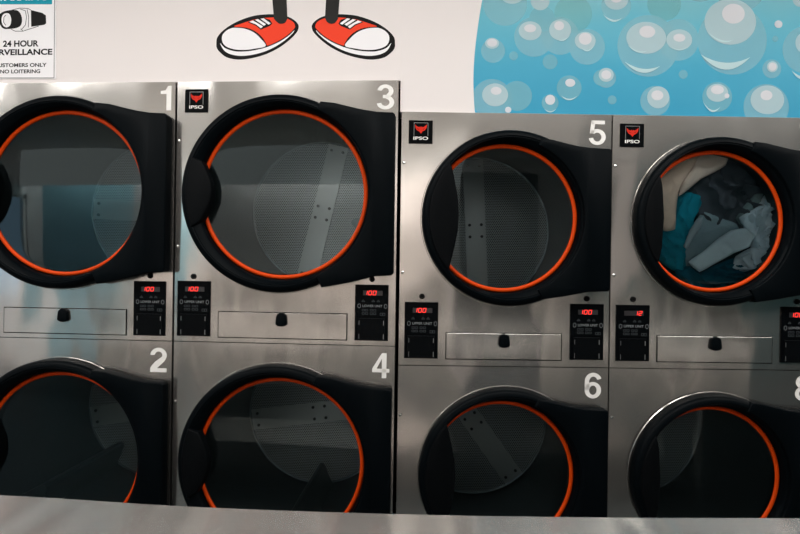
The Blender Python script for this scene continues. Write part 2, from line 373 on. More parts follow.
def make_stack(D, ucen, yaw, base, nums, disp, drums, label):
    bx, by = base
    root = empty('stacked_dryer', (bx + ucen * math.cos(yaw), by - ucen * math.sin(yaw), 0), -yaw)
    tag(root, label, 'dryer', 'stacked dryers set into the white wall')
    W, T, S = D['W'], D['T'], D['S']; h = W / 2; cx = D['cx']
    # cabinet: dark coated five-sided shell
    mb = MB(); x0, x1, z0, z1, y0, y1 = -h + .012, h - .012, .0, T - .006, .019, .79; xb = x1 - (.036 if D is LM else 0)
    for b in ((x0, x0 + .004, y0, y1, z0, z1), (x0, xb, y1 - .004, y1, z0, z1)): mb.box(*b)
    def deck(xa, xb_, xc, xd, za, zb): mb.add([(x, y, z) for z in (za, zb) for x, y in ((xa, y0), (xb_, y0), (xd, y1), (xc, y1))], [(0, 1, 2, 3), (7, 6, 5, 4), (0, 4, 5, 1), (1, 5, 6, 2), (2, 6, 7, 3), (3, 7, 4, 0)])
    deck(x1 - .004, x1, xb - .004, xb, z0, z1); deck(x0, x1, x0, xb, z1 - .004, z1); deck(x0, x1, x0, xb, z0, z0 + .05); deck(x0, x1, x0, xb, S - .01, S + .01)
    mb.build('cabinet', 'cabinet', root)
    for k, (za, zb) in enumerate(((S + .0015, T), (.05, S - .0015))):
        mb = MB(); panel_with_hole(mb, -h, h, za, zb, cx + D['ox'], D['cz'][k] + D['oz'], D['Ro'], D['Ro'] - .026)
        mb.build('front_panel', 'steel', root, 30)
    # doors and drums
    for k in range(2):
        cz = D['cz'][k]; Ro, Rr = D['Ro'], D['Rr']
        door_loc = (cx, 0, cz)
        mb = MB()
        mb.lathe([(Ro + .002, -.011), (Ro, -.034), (Ro - .004, -.044), (Ro - .013, -.051), (Ro - .024, -.053), (Ro - .0275, -.050), (Ro - .030, -.051), (Rr + .008, -.040), (Rr + .002, -.030), (Rr + .001, .004), (Ro - .02, .004)], seg=120)
        npf = 11                                        # the outer edge sits slightly off the ring's centre
        wt = [1, 1, 1, 1, 1, 1, 1, 0, 0, 0, .5]
        mb.v = [(x + D['ox'] * wt[i % npf], y, z + D['oz'] * wt[i % npf]) for i, (x, y, z) in enumerate(mb.v)]
        door = mb.build('door', 'black', root, 35, door_loc)
        # hinge plate moulded on the right
        pts = list(D['notch']) + [(D['hin'] - .008, D['ztop']), (D['hin'], D['ztop'] - .008), (D['hin'], D['zbot'] + .008), (D['hin'] - .008, D['zbot'])] + list(D['lowr'])
        R2 = Ro - .030
        a1 = math.atan2(D['lowr'][-1][1], D['lowr'][-1][0]); a0 = math.atan2(D['notch'][0][1], D['notch'][0][0])
        pts += [(Rin * math.cos(a), Rin * math.sin(a)) for Rin in (Rr + .012,) for a in [a1 + (a0 - a1) * i / 30 for i in range(31)]]
        mb = MB(); mb.prism(pts, -.056, -.012, bevel=.005)
        mb.build('hinge_cover', 'black', door, 40)
        mb = MB(); mb.torus(Rr - .0085, .0085, -.003); o = mb.build('seal_ring', 'orange', door, 60); o['label'] = 'bright orange seal ring'
        mb = MB(); mb.lathe([(Rr - .006, -.004)] + [((Rr - .006) * math.cos(t * PI / 20), -.004 - .0015 * math.sin(t * PI / 20)) for t in range(1, 10)] + [(.0005, -.0055)], seg=96)
        o = mb.build('glass', 'glass', door, 80); o['label'] = 'dark tinted round glass'
        # grip: leaf shaped plate over the left of the ring
        R1 = Ro - .022; g = D['grip']; top, bot = g[0], g[-1]
        at, ab = math.acos(max(-1, min(1, (top[0] - .02) / R1))), -math.acos(max(-1, min(1, (bot[0] - .02) / R1))) + 2 * PI
        pts = [(D['ox'] + R1 * math.cos(a), R1 * math.sin(a)) for a in [at + .05 + (ab - at - .1) * i / 24 for i in range(25)]]
        pts += list(reversed(g))
        mb = MB(); mb.prism(pts, -.060, -.018, bevel=.006)
        mb.build('door_handle', 'handle', door, 40)
        # drum
        dr = drums[k]; rd, yd = (.372 if D is LM else .380), .735
        mb = MB(); mb.lathe([(Rr - .004, .004), (Rr - .004, .06), (Rr + .006, .068), (rd, .075), (rd, yd - .014), (rd - .004, yd - .004), (rd - .012, yd), (.0005, yd)], seg=96)
        drum = mb.build('drum', 'drum', root, 40, door_loc)
        mb = MB(); mb.disc(0, 0, rd - .014, yd - .004, seg=72)
        o = mb.build('perforated_plate', 'perf', drum)
        ang = math.radians(dr['strip']); ca, sa = math.cos(ang), math.sin(ang); RT = lambda p: (p[0] * ca - p[1] * sa, p[0] * sa + p[1] * ca)
        wv = .052; Lh = math.sqrt((rd - .014) ** 2 - wv ** 2)
        mb = MB(); mb.prism([RT(p) for p in ((-Lh, -wv), (Lh, -wv), (Lh, wv), (-Lh, wv))], yd - .012, yd - .003)
        mb.build('centre_strip', 'strip', drum)
        for p in ((-.030, -.030), (.030, -.030), (.030, .030), (-.030, .030), (-Lh + .03, -.03), (-Lh + .03, .03), (Lh - .03, -.03), (Lh - .03, .03)):
            q = RT(p); mb = MB(); mb.lathe([(.0075, yd - .012), (.0075, yd - .017), (.0055, yd - .019), (.0003, yd - .019)], q[0], q[1], 14)
            mb.build('bolt', 'cabinet', drum, 40)
        for la in dr['lift']:
            a = math.radians(la); ca2, sa2 = math.cos(a), math.sin(a)
            prof = [(rd - .002, -.055), (rd - .10, -.018), (rd - .115, -.006), (rd - .115, .006), (rd - .10, .018), (rd - .002, .055)]
            vs = []; fs = []
            for yy in (.14, yd - .014): vs += [(r * ca2 - t * sa2, yy, r * sa2 + t * ca2) for r, t in prof]
            n = len(prof); fs = [tuple(range(n)), tuple(range(n, 2 * n))[::-1]] + [(i, (i + 1) % n, n + (i + 1) % n, n + i) for i in range(n)]
            mb = MB(); mb.add(vs, fs); mb.build('lifter', 'drum', drum, 30)
    # lint door with its groove and latch
    a, b, c, d = D['lint']
    mb = MB(); mb.prism([(a, c), (b, c), (b, d), (a, d)], -.0016, .004); mb.build('lint_door_gap', 'dark', root)
    e = .0032; mb = MB(); mb.prism([(a + e, c + e), (b - e, c + e), (b - e, d - e), (a + e, d - e)], -.0036, .003, bevel=.0008)
    lint = mb.build('lint_door', 'steel', root)
    lx, lz = D['latch']
    mb = MB(); mb.prism([(lx + .0195 * math.cos(t), lz + .012 + .017 * math.sin(t)) for t in [PI * i / 14 for i in range(15)]] + [(lx - .022, lz - .012)] + [(lx + .022 * math.cos(t), lz - .012 + .012 * math.sin(t)) for t in [PI + PI * i / 8 for i in range(1, 8)]] + [(lx + .022, lz - .012)], -.017, -.004, bevel=.004)
    o = mb.build('latch', 'black', lint, 40); o['label'] = 'black thumb latch'
    # control panels
    for k, key in enumerate('PQ'):
        a, b, c, d = D[key]; w = b - a; hh = d - c
        mb = MB(); mb.prism([(a, c), (b, c), (b, d), (a, d)], -.0045, .003, bevel=.001); cp = mb.build('control_panel', 'gloss_black', root)
        X = lambda t: a + t * w
        Z = lambda t: d - t * hh
        mb = MB(); mb.prism([(X(.24), Z(.19)), (X(.82), Z(.19)), (X(.82), Z(.105)), (X(.24), Z(.105))], -.0055, -.004); mb.build('display_window', 'window', cp)
        mb = MB(); s = disp[k]; hd = .070 * hh; wd = .085 * w
        n = len(s); xs = X(.27) if n == 3 else X(.81) - n * wd * 1.62
        for i, ch in enumerate(s): seven(mb, ch, xs + i * wd * 1.55, Z(.18), wd, hd, -.0062)
        o = mb.build('display_digits', 'red_led', cp); o['label'] = 'red lit digits'
        mb = MB(); text_into(mb, ('UPPER UNIT', 'LOWER UNIT')[k], X(.23), X(.82), Z(.400), Z(.357), -.0056, 0, .012)
        for hx in (.13, .92):
            p = [(X(hx) + .0085 * math.cos(t) * .7, Z(.38) + .0085 * math.sin(t)) for t in [PI / 2 + PI / 3 * i for i in range(7)]]
            mb.stroke(p, .0014, -.0056)
        mb.build('unit_lettering', 'legend', cp)
        mb = MB()
        for ix, iz in ((.25, .29), (.55, .29), (.70, .29)):
            mb = MB(); mb.stroke([(X(ix - .045), Z(iz + .012)), (X(ix), Z(iz - .02)), (X(ix + .045), Z(iz + .012)), (X(ix - .045), Z(iz + .012))], .0014, -.0056); mb.build('indicator_marking', 'legend_dim', cp)
        mb = MB()
        for rz in (.455, .515):
            for rx in (.22, .32, .46, .56): mb.stroke([(X(rx), Z(rz + .015)), (X(rx + .07), Z(rz + .015)), (X(rx + .07), Z(rz - .015)), (X(rx), Z(rz - .015)), (X(rx), Z(rz + .015))], .0012, -.0056)
        mb.build('button_markings', 'legend_dim', cp); mb = MB()
        mb.stroke([(X(.76), Z(.505)), (X(.9), Z(.505)), (X(.9), Z(.545)), (X(.76), Z(.545)), (X(.76), Z(.505))], .0014, -.0056); mb.disc(X(.83), Z(.525), .0022, -.0056, seg=8)
        mb.build('start_button', 'legend_dim', cp)
        mb = MB(); mb.prism([(X(.10), Z(.99)), (X(.90), Z(.99)), (X(.90), Z(.60)), (X(.10), Z(.60))], -.0075, -.004, bevel=.001); cs = mb.build('coin_slot_plate', 'slot', cp)
        for rx, sgn in ((.865, 1), (.135, .0)):
            for za, zb in ((.64, .72), (.88, .97)):
                mb = MB(); mb.box(X(rx) - .0011 * (1 if sgn else .5), X(rx) + .0011 * (1 if sgn else .5), -.0085, -.0072, Z(zb), Z(za)); mb.build('slot_edge', 'silver', cs)
    for hx in D['hole'][:2]:
        mb = MB(); mb.lathe([(.0105, .002), (.0105, -.004), (.0085, -.006), (.006, -.006), (.005, -.003), (.0003, -.003)], hx, D['hole'][2], 20)
        mb.build('key_lock', 'dark', root, 40)
    # numerals
    xr, a1, b1, a2, b2, w = D['n']
    for k, (zt, zb) in enumerate(((a1, b1), (a2, b2))):
        d = nums[k]; wd = .043 if d == '1' else w
        mb = MB(); numeral(mb, d, xr - wd - (.004 if k else 0), xr - (.004 if k else 0), zb, zt, -.0012)
        o = mb.build('numeral', 'white', root); o['label'] = 'white numeral ' + d
    # badge
    a, b, c, d = D['badge']; w = b - a
    mb = MB(); mb.prism([(a, c), (b, c), (b, d), (a, d)], -.004, .002, bevel=.001); bd = mb.build('badge', 'gloss_black', root)
    X = lambda t: a + t * w
    Z = lambda t: c + t * w
    mb = MB(); mb.stroke([(X(.22), Z(.32)), (X(.22), Z(.86)), (X(.80), Z(.86)), (X(.80), Z(.32))], .0015, -.0048); mb.build('badge_border', 'silver', bd)
    mb = MB()
    mb.flat([(X(p), Z(q)) for p, q in ((.26, .80), (.30, .74), (.38, .69), (.44, .675), (.44, .50), (.34, .55), (.27, .66))], -.0050)
    mb.flat([(X(p), Z(q)) for p, q in ((.76, .80), (.70, .74), (.63, .69), (.57, .675), (.57, .50), (.67, .55), (.75, .66))], -.0050)
    mb.flat([(X(p), Z(q)) for p, q in ((.44, .675), (.475, .71), (.505, .665), (.535, .71), (.57, .675), (.57, .50), (.51, .41), (.44, .50))], -.0050)
    for q in (((.34, .645), (.46, .58), (.38, .57)), ((.67, .645), (.55, .58), (.63, .57))): mb.flat([(X(p), Z(t)) for p, t in q], -.0056, 1)
    mb.build('emblem', ['badge_red', 'badge_red_dark'], bd)
    mb = MB(); text_into(mb, 'IPSO', X(.20), X(.81), Z(.15), Z(.285), -.0050, 0, .02); mb.build('badge_lettering', 'white', bd)
    for sx in (D['sx'], ):
        for sz in D['screws']:
            mb = MB(); mb.lathe([(.006, .001), (.0055, -.003), (.003, -.0045), (.0003, -.0048)], sx, sz, 14); mb.build('screw', 'chrome', root, 50)
    return root

AL, AR = .0641, -.006
B0 = (0, 2.1)
make_stack(LM, -.4465 - .8701, AL, B0, '12', ('100', '100'), (dict(strip=-2, lift=(-20,)), dict(strip=10, lift=(228,))), 'stainless stacked dryer with door numbers 1 and 2')
make_stack(LM, -.4465, AL, B0, '34', ('100', '100'), (dict(strip=77, lift=(-20,)), dict(strip=8, lift=(273,))), 'stainless stacked dryer with door numbers 3 and 4')
make_stack(RM3, .3975, AR, B0, '56', ('100', '100'), (dict(strip=93, lift=(200,)), dict(strip=-54, lift=(178,))), 'stainless stacked dryer with door numbers 5 and 6')
s4 = make_stack(RM4, .3975 + .8022, AR, B0, '78', ('12', '100'), (dict(strip=20, lift=()), dict(strip=32, lift=(250,))), 'stainless stacked dryer numbered 7 and 8, clothes behind its upper glass')

# ------------------------------------------------------------------ laundry inside dryer 7
def cloth_piece(name, label, cat, outline, depth, col, dome=.03, fold=.012, fdir=(1, .3), freq=38, seed=0, thick=.03):
    """outline in metres from the door centre; a crumpled, closed, padded sheet"""
    pts = []
    n = len(outline)
    for i in range(n):                                   # round the outline a little
        a, b, c, d = (Vector(outline[(i + q) % n]) for q in (-1, 0, 1, 2))
        for t in (0, .25, .5, .75):
            p = .5 * ((2 * b) + (-a + c) * t + (2 * a - 5 * b + 4 * c - d) * t * t + (-a + 3 * b - 3 * c + d) * t ** 3)
            lin = b.lerp(c, t); pts.append(lin.lerp(p, .35))
    nb = len(pts)
    def inside(p):
        r = False
        for i in range(nb):
            a, b = pts[i - 1], pts[i]
            if (a.y > p.y) != (b.y > p.y) and p.x < (b.x - a.x) * (p.y - a.y) / (b.y - a.y) + a.x: r = not r
        return r
    def dist(p):
        m = 9
        for i in range(nb):
            a, b = pts[i - 1], pts[i]; ab = b - a; t = max(0, min(1, (p - a).dot(ab) / (ab.dot(ab) + 1e-12))); m = min(m, (p - a - ab * t).length)
        return m
    st = .0062; xs = [p.x for p in pts]; zs = [p.y for p in pts]; inner = []
    x = min(xs)
    while x < max(xs):
        z = min(zs)
        while z < max(zs):
            p = Vector((x + random.uniform(-.001, .001), z + random.uniform(-.001, .001)))
            if inside(p) and dist(p) > .004: inner.append(p)
            z += st
        x += st
    co, _, fa, *_r = delaunay_2d_cdt(pts + inner, [(i, (i + 1) % nb) for i in range(nb)], [], 1, 1e-5)
    fd = Vector(fdir).normalized(); vs = []; N = len(co); edge = []
    for p in co:
        d = dist(p); e = min(1, d / .016); e = math.sqrt(max(0, 1 - (1 - e) ** 2)) if e < 1 else 1
        q = Vector((p.x * 6, p.y * 6, seed * 3.1)); wob = noise.noise(q) * 2.2 + noise.noise(q * 2.3) * .8
        s = (p.dot(fd)) * freq * 1.5 + wob * 2.2
        f = (1 - abs(math.sin(s))) ** 1.5 * fold * 1.3 + noise.noise(q * 3.1) * fold * .8 + (1 - abs(math.sin(p.dot(Vector((-fd.y, fd.x))) * freq * .8 + wob * 1.7))) ** 3 * fold * .6
        vs.append((p.x, depth - (dome * (.55 + .45 * noise.noise(q * .8 + Vector((5, 2, 1))))) * e - f * min(1, d / .008) , p.y)); edge.append(e)
    for p, e in zip(co, edge): vs.append((p.x, depth + thick * e + .003, p.y))
    fs = [tuple(f) for f in fa] + [tuple(i + N for i in reversed(f)) for f in fa]
    cnt = {}
    for f in fa:
        for i in range(len(f)):
            k = (f[i], f[(i + 1) % len(f)]); cnt[tuple(sorted(k))] = cnt.get(tuple(sorted(k)), []) + [k]
    for k, l in cnt.items():
        if len(l) == 1: a, b = l[0]; fs.append((a, b, b + N, a + N))
    mb = MB(); mb.add(vs, fs)
    o = mb.build(name, cloth_mat(name + '_cloth', col), None, 70)
    o.matrix_world = CL
    tag(o, label, cat, 'laundry behind the glass of dryer 7')
    return o
CL = Matrix.Translation(s4.location) @ Matrix.Rotation(-AR, 4, 'Z') @ Matrix.Translation((RM4['cx'], 0, RM4['cz'][0]))
def px(pts, d):
    """photo measurements turned into metres in the door's own frame at depth d"""
    r = []; inv = CL.inverted()
    for x, y in pts:
        u, v = x - 400, y - 267; c, s = math.cos(.0142), math.sin(.0142); u, v = u * c + v * s, -u * s + v * c
        dirw = Vector((u / 554, 1, -v / 554)); o = inv @ Vector((0, 0, CAMZ)); dl = inv.to_3x3() @ dirw; t = (d - o.y) / dl.y
        p = o + dl * t; r.append((p.x, p.z))
    return r
GAR = [
 ('shirt', 'dark slate crumpled shirt filling the upper right behind the glass', 'shirt',
  [(700, 178), (716, 165), (729, 152), (748, 158), (768, 176), (778, 195), (772, 212), (758, 220), (742, 236), (724, 232), (704, 220), (694, 204), (688, 193)], .135, srgb(78, 84, 92), .045, .034, (.7, .7), 30),
 ('towel', 'beige towel at the upper left with its end hanging down', 'towel',
  [(655, 180), (664, 166), (680, 157), (700, 150), (696, 164), (684, 182), (679, 193), (677, 210), (676, 229), (665, 231), (656, 212)], .055, srgb(240, 212, 190), .012, .004, (.8, -.6), 18),
 ('pillowcase', 'pale grey pillowcase curling over at the top of the load', 'pillowcase',
  [(697, 158), (708, 148), (722, 149), (730, 156), (727, 165), (716, 172), (702, 179), (690, 189), (680, 196), (684, 182), (692, 168)], .065, srgb(244, 222, 206), .018, .004, (.5, .85), 20),
 ('t_shirt', 'bright teal T-shirt hanging at the left under the beige towel', 'shirt',
  [(677, 198), (686, 190), (698, 194), (703, 203), (697, 217), (690, 234), (687, 252), (688, 272), (674, 270), (658, 258), (655, 232), (672, 226)], .105, srgb(24, 150, 172), .03, .014, (.97, .2), 55),
 ('sweater', 'slate blue sweater in the middle of the load', 'sweater',
  [(706, 211), (722, 217), (736, 222), (742, 232), (738, 246), (722, 256), (704, 268), (690, 276), (680, 266), (686, 244), (694, 226)], .120, srgb(140, 164, 172), .035, .007, (.4, .9), 14),
 ('sock', 'narrow grey-blue sock beside the teal T-shirt', 'sock',
  [(685, 246), (690, 232), (698, 219), (704, 217), (702, 227), (694, 238), (688, 249)], .070, srgb(170, 186, 194), .012, .003, (.8, .5), 40),
 ('cuff', 'pale blue folded cuff lying across the lower middle', 'shirt',
  [(690, 262), (701, 272), (716, 264), (736, 253), (751, 247), (756, 235), (747, 228), (733, 230), (719, 239), (704, 252)], .058, srgb(216, 236, 246), .020, .005, (.45, .9), 22),
 ('blouse', 'light blue crumpled blouse at the right edge of the load', 'blouse',
  [(744, 217), (758, 208), (771, 190), (780, 200), (783, 222), (778, 245), (766, 262), (756, 260), (754, 246), (758, 234), (750, 226)], .085, srgb(205, 224, 232), .03, .030, (.95, -.25), 60),
 ('sleeve', 'pale blue sleeve hanging down along the right rim of the glass', 'shirt',
  [(768, 198), (775, 189), (780, 204), (779, 228), (773, 246), (764, 251), (762, 234), (765, 214)], .066, srgb(216, 234, 242), .016, .016, (1, .1), 90),
 ('shirt_tail', 'pale blue pointed shirt tail between the scarf and the blouse', 'shirt',
  [(741, 217), (757, 208), (765, 203), (762, 220), (757, 236), (752, 242), (747, 229)], .070, srgb(206, 226, 236), .014, .012, (.9, .4), 60),
 ('collar', 'light blue scrunched collar below the folded cuff', 'shirt',
  [(738, 256), (752, 248), (762, 247), (769, 256), (760, 267), (746, 272), (735, 268)], .075, srgb(210, 226, 234), .022, .022, (.9, .4), 70),
 ('scarf', 'dull green-grey scarf end between the dark shirt and the blouse', 'scarf',
  [(738, 218), (746, 206), (757, 194), (766, 192), (764, 204), (752, 214), (744, 226)], .098, srgb(130, 152, 154), .022, .008, (.6, .7), 34),
 ('bandana', 'dark teal patterned bandana at the bottom of the load', 'bandana',
  [(676, 268), (692, 266), (702, 273), (718, 265), (736, 258), (744, 270), (757, 272), (748, 286), (728, 296), (704, 297), (686, 288)], .100, srgb(14, 96, 118), .03, .026, (.3, .9), 60),
 ('bath_sheet', 'dark blue-grey bath sheet bunched behind the other clothes', 'towel',
  [(650, 200), (665, 165), (695, 146), (730, 144), (765, 165), (786, 200), (784, 245), (765, 280), (730, 300), (690, 298), (660, 270)], .27, srgb(40, 58, 66), .09, .03, (.5, .8), 24),
]
for i, (nm, lb, ct, ol, d, col, dm, fo, fdr, fq) in enumerate(GAR):
    cloth_piece(nm, lb, ct, px(ol, d - dm * .5), d, col, dm, fo, fdr, fq, i + 1, .10 if nm == 'bath_sheet' else .02)

# ------------------------------------------------------------------ wall above the dryers and its pictures
def wpt(yaw, x, y, off=.006):
    """photo measurement to (u,z) on the wall plane of one bank"""
    u, v = x - 400, y - 267; c, s = math.cos(.0142), math.sin(.0142); u, v = u * c + v * s, -u * s + v * c
    # ray (u/f,1,-v/f)*t ; plane: point (0,2.1+off) normal (sin yaw, cos yaw)
    f = 554; t = (2.1 + off) * math.cos(yaw) / (u / f * math.sin(yaw) + math.cos(yaw)); X, Y = u / f * t, t
    return (X * math.cos(yaw) - (Y - 2.1) * math.sin(yaw), CAMZ - v / f * t)
WOFF = .012
def wframe(yaw): return Matrix.Translation((0, 2.1, 0)) @ Matrix.Rotation(-yaw, 4, 'Z') @ Matrix.Translation((0, WOFF, 0))
mb = MB()
def wq(yaw, u0, u1, z0, z1):
    c, s = math.cos(yaw), math.sin(yaw); q = []
    for u, y in ((u0, WOFF), (u1, WOFF), (u1, WOFF + .1), (u0, WOFF + .1)): q.append((u * c + y * s, 2.1 - u * s + y * c))
    mb.add([(p[0], p[1], z) for z in (z0, z1) for p in q], [(0, 1, 5, 4), (1, 2, 6, 5), (2, 3, 7, 6), (3, 0, 4, 7), (0, 3, 2, 1), (4, 5, 6, 7)])
uL = -.4465 - .8701 - LM['W'] / 2 - .004; uR = .3975 + .8022 + RM['W'] / 2 + .004
wq(AL, uL, -.0075, LM['T'] + .003, CEIL); wq(AL, -6.2, uL, 0, CEIL)
wq(AR, -.0075, uR, RM['T'] + .003, CEIL); wq(AR, uR, 6.2, 0, CEIL)
wb = mb.build('wall_back', 'wall'); tag(wb, kind='structure')

# --- the two painted sneakers (outlines traced, built as flat paint layers on the wall)
def smooth_poly(pts, sub=5, closed=True):
    n = len(pts); out = []
    for i in range(n if closed else n - 1):
        a, b, c, d = (Vector(pts[(i + q) % n] if closed else pts[max(0, min(n - 1, i + q))]) for q in (-1, 0, 1, 2))
        for k in range(sub):
            t = k / sub
            out.append(tuple(.5 * ((2 * b) + (-a + c) * t + (2 * a - 5 * b + 4 * c - d) * t * t + (-a + 3 * b - 3 * c + d) * t ** 3)))
    if not closed: out.append(tuple(pts[-1]))
    return out
FR = wframe(AL)
def WL(pts): return [wpt(AL, x, y, WOFF) for x, y in pts]
def layer(name, mat, polys, y, parent, label=None):
    mb = MB()
    for p in polys: mb.prism(p, y, y + .0003)
    o = mb.build(name, mat, parent)
    if label: o['label'] = label
    return o
def sneaker(conv, label, legs):
    c = wpt(AL, *legs['base'], WOFF)
    root = empty('sneaker_painting', FR @ Vector((c[0], -.0, c[1])), -AL); tag(root, label, 'wall painting', 'cartoon sneakers painted above dryer 3')
    K = lambda pts: [(p[0] - c[0], p[1] - c[1]) for p in WL([conv(q) for q in pts])]
    KD = lambda pts: [(p[0] - c[0], p[1] - c[1]) for p in WL(pts)]
    layer('outline', 'ink', [smooth_poly(K([(420 + (x - 420) * 1.018, 300 + (y - 300) * 1.03) for x, y in [(97, 345), (104, 300), (145, 250), (215, 200), (300, 160), (400, 130), (500, 120), (570, 122), (650, 135), (705, 162), (738, 195), (743, 225), (725, 265), (665, 325), (580, 385), (480, 432), (370, 462), (270, 472), (180, 455), (125, 415), (100, 380)]]))], -.0004, root)
    layer('sole', 'shoe_white', [smooth_poly(K([(122, 345), (160, 385), (240, 411), (320, 412), (400, 402), (500, 376), (600, 332), (680, 278), (714, 243), (700, 268), (640, 322), (560, 375), (470, 415), (370, 440), (280, 447), (200, 432), (150, 400)]))], -.0008, root, 'white rubber sole')
    layer('upper', 'red', [smooth_poly(K([(235, 212), (300, 187), (345, 172), (430, 150), (540, 140), (640, 146), (700, 172), (720, 205), (712, 232), (655, 285), (580, 332), (502, 364), (488, 345), (455, 295), (400, 250), (330, 222)]))], -.0008, root, 'red shoe upper')
    layer('toe_cap', 'shoe_white', [smooth_poly(K([(138, 290), (165, 252), (215, 226), (270, 224), (330, 234), (390, 260), (445, 308), (486, 368), (400, 390), (320, 400), (240, 396), (175, 375), (142, 340)]))], -.0012, root, 'white toe cap')
    layer('lace_panel', 'ink', [K([(342, 178), (460, 140), (520, 160), (538, 190), (520, 208), (447, 238), (405, 205)])], -.0010, root)
    for q in ([(355, 176), (385, 165), (465, 212), (448, 228), (408, 196)], [(402, 160), (425, 154), (490, 195), (472, 208)], [(445, 152), (470, 147), (526, 188), (508, 198)]):
        layer('lace', 'shoe_white', [K(q)], -.0014, root)
    layer('leg', 'char', [KD(legs['poly'])], -.0016, root, 'black cartoon leg')
ls = smooth_poly([(274, 19), (278, 23), (281, 24), (285, 23), (287.5, 19)], 4, False)
sneaker(lambda p: (205 + p[0] / 8, p[1] / 8), 'red and white cartoon sneaker painted on the wall, toe pointing left', dict(base=(260, 40), poly=[(272, -6), (274, 19)] + ls[1:] + [(286.5, -6)]))
rs = smooth_poly([(325, 18), (327, 22), (331, 24), (335, 23), (338, 19)], 4, False)
sneaker(lambda p: (394.3 - (p[0] - 97) / 8 * 1.012, p[1] / 8), 'red and white cartoon sneaker painted on the wall, toe pointing right', dict(base=(350, 40), poly=[(326.5, -6), (325, 18)] + rs[1:] + [(340, -6)]))

# --- warning sign
c = wpt(AL, 20.8, 32, WOFF); SR = empty('warning_sign', FR @ Vector((c[0], 0, c[1])), -AL)
tag(SR, 'white surveillance warning sign with a camera drawing above dryer 1', 'sign')
KS = lambda pts: [(p[0] - c[0], p[1] - c[1]) for p in WL(pts)]
def box_of(x0, y0, x1, y1):
    a = KS([(x0, y1)])[0]; b = KS([(x1, y0)])[0]; return a[0], b[0], a[1], b[1]
def rect(x0, y0, x1, y1): return KS([(x0, y0), (x1, y0), (x1, y1), (x0, y1)])
mb = MB(); mb.prism(rect(-14.5, -17, 56.2, 79), -.003, 0); mb.build('sign_panel', 'sign_white', SR)
mb = MB()
for a, b in (((-13.5, -16), (55.2, -16)), ((55.2, -16), (54.6, 78.2)), ((54.6, 78.2), (-13.5, 78.2)), ((-13.5, 78.2), (-13.5, -16))): mb.stroke(KS([a, b]), .0022, -.0034)
mb.build('sign_border', 'ink', SR)
mb = MB(); mb.prism(rect(-11, -13, 52.6, 4.6), -.0036, -.002); band_o = mb.build('sign_band', 'sign_teal', SR); band_o['label'] = 'teal heading band'
mb = MB(); text_into(mb, 'WARNING', *box_of(-7, -10, 48.5, 1.6), -.0042, 0, .03); mb.build('sign_heading', 'sign_white', SR)
mb = MB(); text_into(mb, '24 HOUR', *box_of(3.6, 40.5, 39.2, 47.3), -.0034, 0, .034)
mb.build('sign_lettering', 'ink', SR); mb = MB(); text_into(mb, 'SURVEILLANCE', *box_of(-12, 49, 53, 55.8), -.0034, 0, .034)
mb.build('sign_lettering', 'ink', SR); mb = MB(); text_into(mb, 'CUSTOMERS ONLY', *box_of(-5.5, 63.2, 47.2, 67.6), -.0034, 0, .026)
mb.build('sign_lettering', 'ink', SR); mb = MB(); text_into(mb, 'NO LOITERING', *box_of(.8, 69.6, 40.8, 73.8), -.0034, 0, .026)
mb.build('sign_lettering', 'ink', SR)
cz = lambda pts: KS([(x / 6.35, y / 6.35) for x, y in pts])
mb = MB()
mb.flat(smooth_poly(cz([(-8, 130), (0, 95), (30, 75), (80, 66), (120, 72), (142, 110), (140, 155), (115, 178), (60, 186), (20, 180)]), 4), -.0034)
mb.flat(cz([(200, 66), (272, 84), (295, 100), (297, 150), (285, 160), (202, 172)]), -.0034)
for st_ in ([(80, 66), (130, 54), (180, 56), (200, 66)], [(132, 60), (165, 70), (172, 110), (166, 160), (140, 190)], [(176, 62), (186, 110), (184, 176)], [(75, 188), (100, 200), (150, 200), (250, 168)], [(135, 185), (150, 200)]):
    mb.stroke(cz(st_), .0022, -.0034)
mb.flat(smooth_poly(cz([(14, 130), (22, 98), (45, 86), (66, 94), (76, 128), (68, 164), (46, 176), (24, 164)]), 5), -.0038, 1)
mb.stroke(cz([(44, 98), (30, 112), (28, 145), (42, 164)]), .0022, -.0041, 0)
mb.build('camera_drawing', ['ink', 'sign_white'], SR)

# --- bubble mural
FRR = wframe(AR)
def WR(pts): return [wpt(AR, x, y, WOFF) for x, y in pts]
o0 = WR([(640, 112.5)])[0]; z_bot = RM['T'] + .004
BR = bpy.data.objects.new('bubble_mural', None)
left = [(475.2, 115), (474, 100), (473.4, 78), (474.8, 52), (478, 26), (481.5, 4), (487, -20), (496, -44), (508, -66)]
outl = [(p[0] - o0[0], max(p[1], z_bot) - z_bot) for p in WR(smooth_poly(left, 4, False))]
xr_ = uR + .25 - o0[0]; ztop = outl[-1][1]
mb = MB(); mb.prism([(outl[0][0], 0)] + outl[1:] + [(xr_, ztop), (xr_, 0)], -.0006, .0)
lx_lim = outl
lay = [0]
def clipx(pts):
    """keep the printed circles inside the sheet"""
    r = []
    for x, z in pts:
        z = max(.0005, min(ztop - .001, z)); k = 0
        for (x0, z0), (x1, z1) in zip(outl, outl[1:]):
            if z0 <= z <= z1: k = x0 + (x1 - x0) * (z - z0) / (z1 - z0 + 1e-9)
        if not k: k = outl[0][0]
        r.append((min(xr_ - .001, max(x, k + .0005)), z))
    return r
def circ(x, y, rx, mi, rz=None):
    lay[0] += 1; q = WR([(x, y)])[0]; s_ = .0038; rz = rz or rx
    mb.flat(clipx([(q[0] - o0[0] + rx * s_ * math.cos(t), q[1] - z_bot + rz * s_ * math.sin(t)) for t in [2 * PI * i / 40 for i in range(40)]]), -.0008 - lay[0] * .00003, mi)
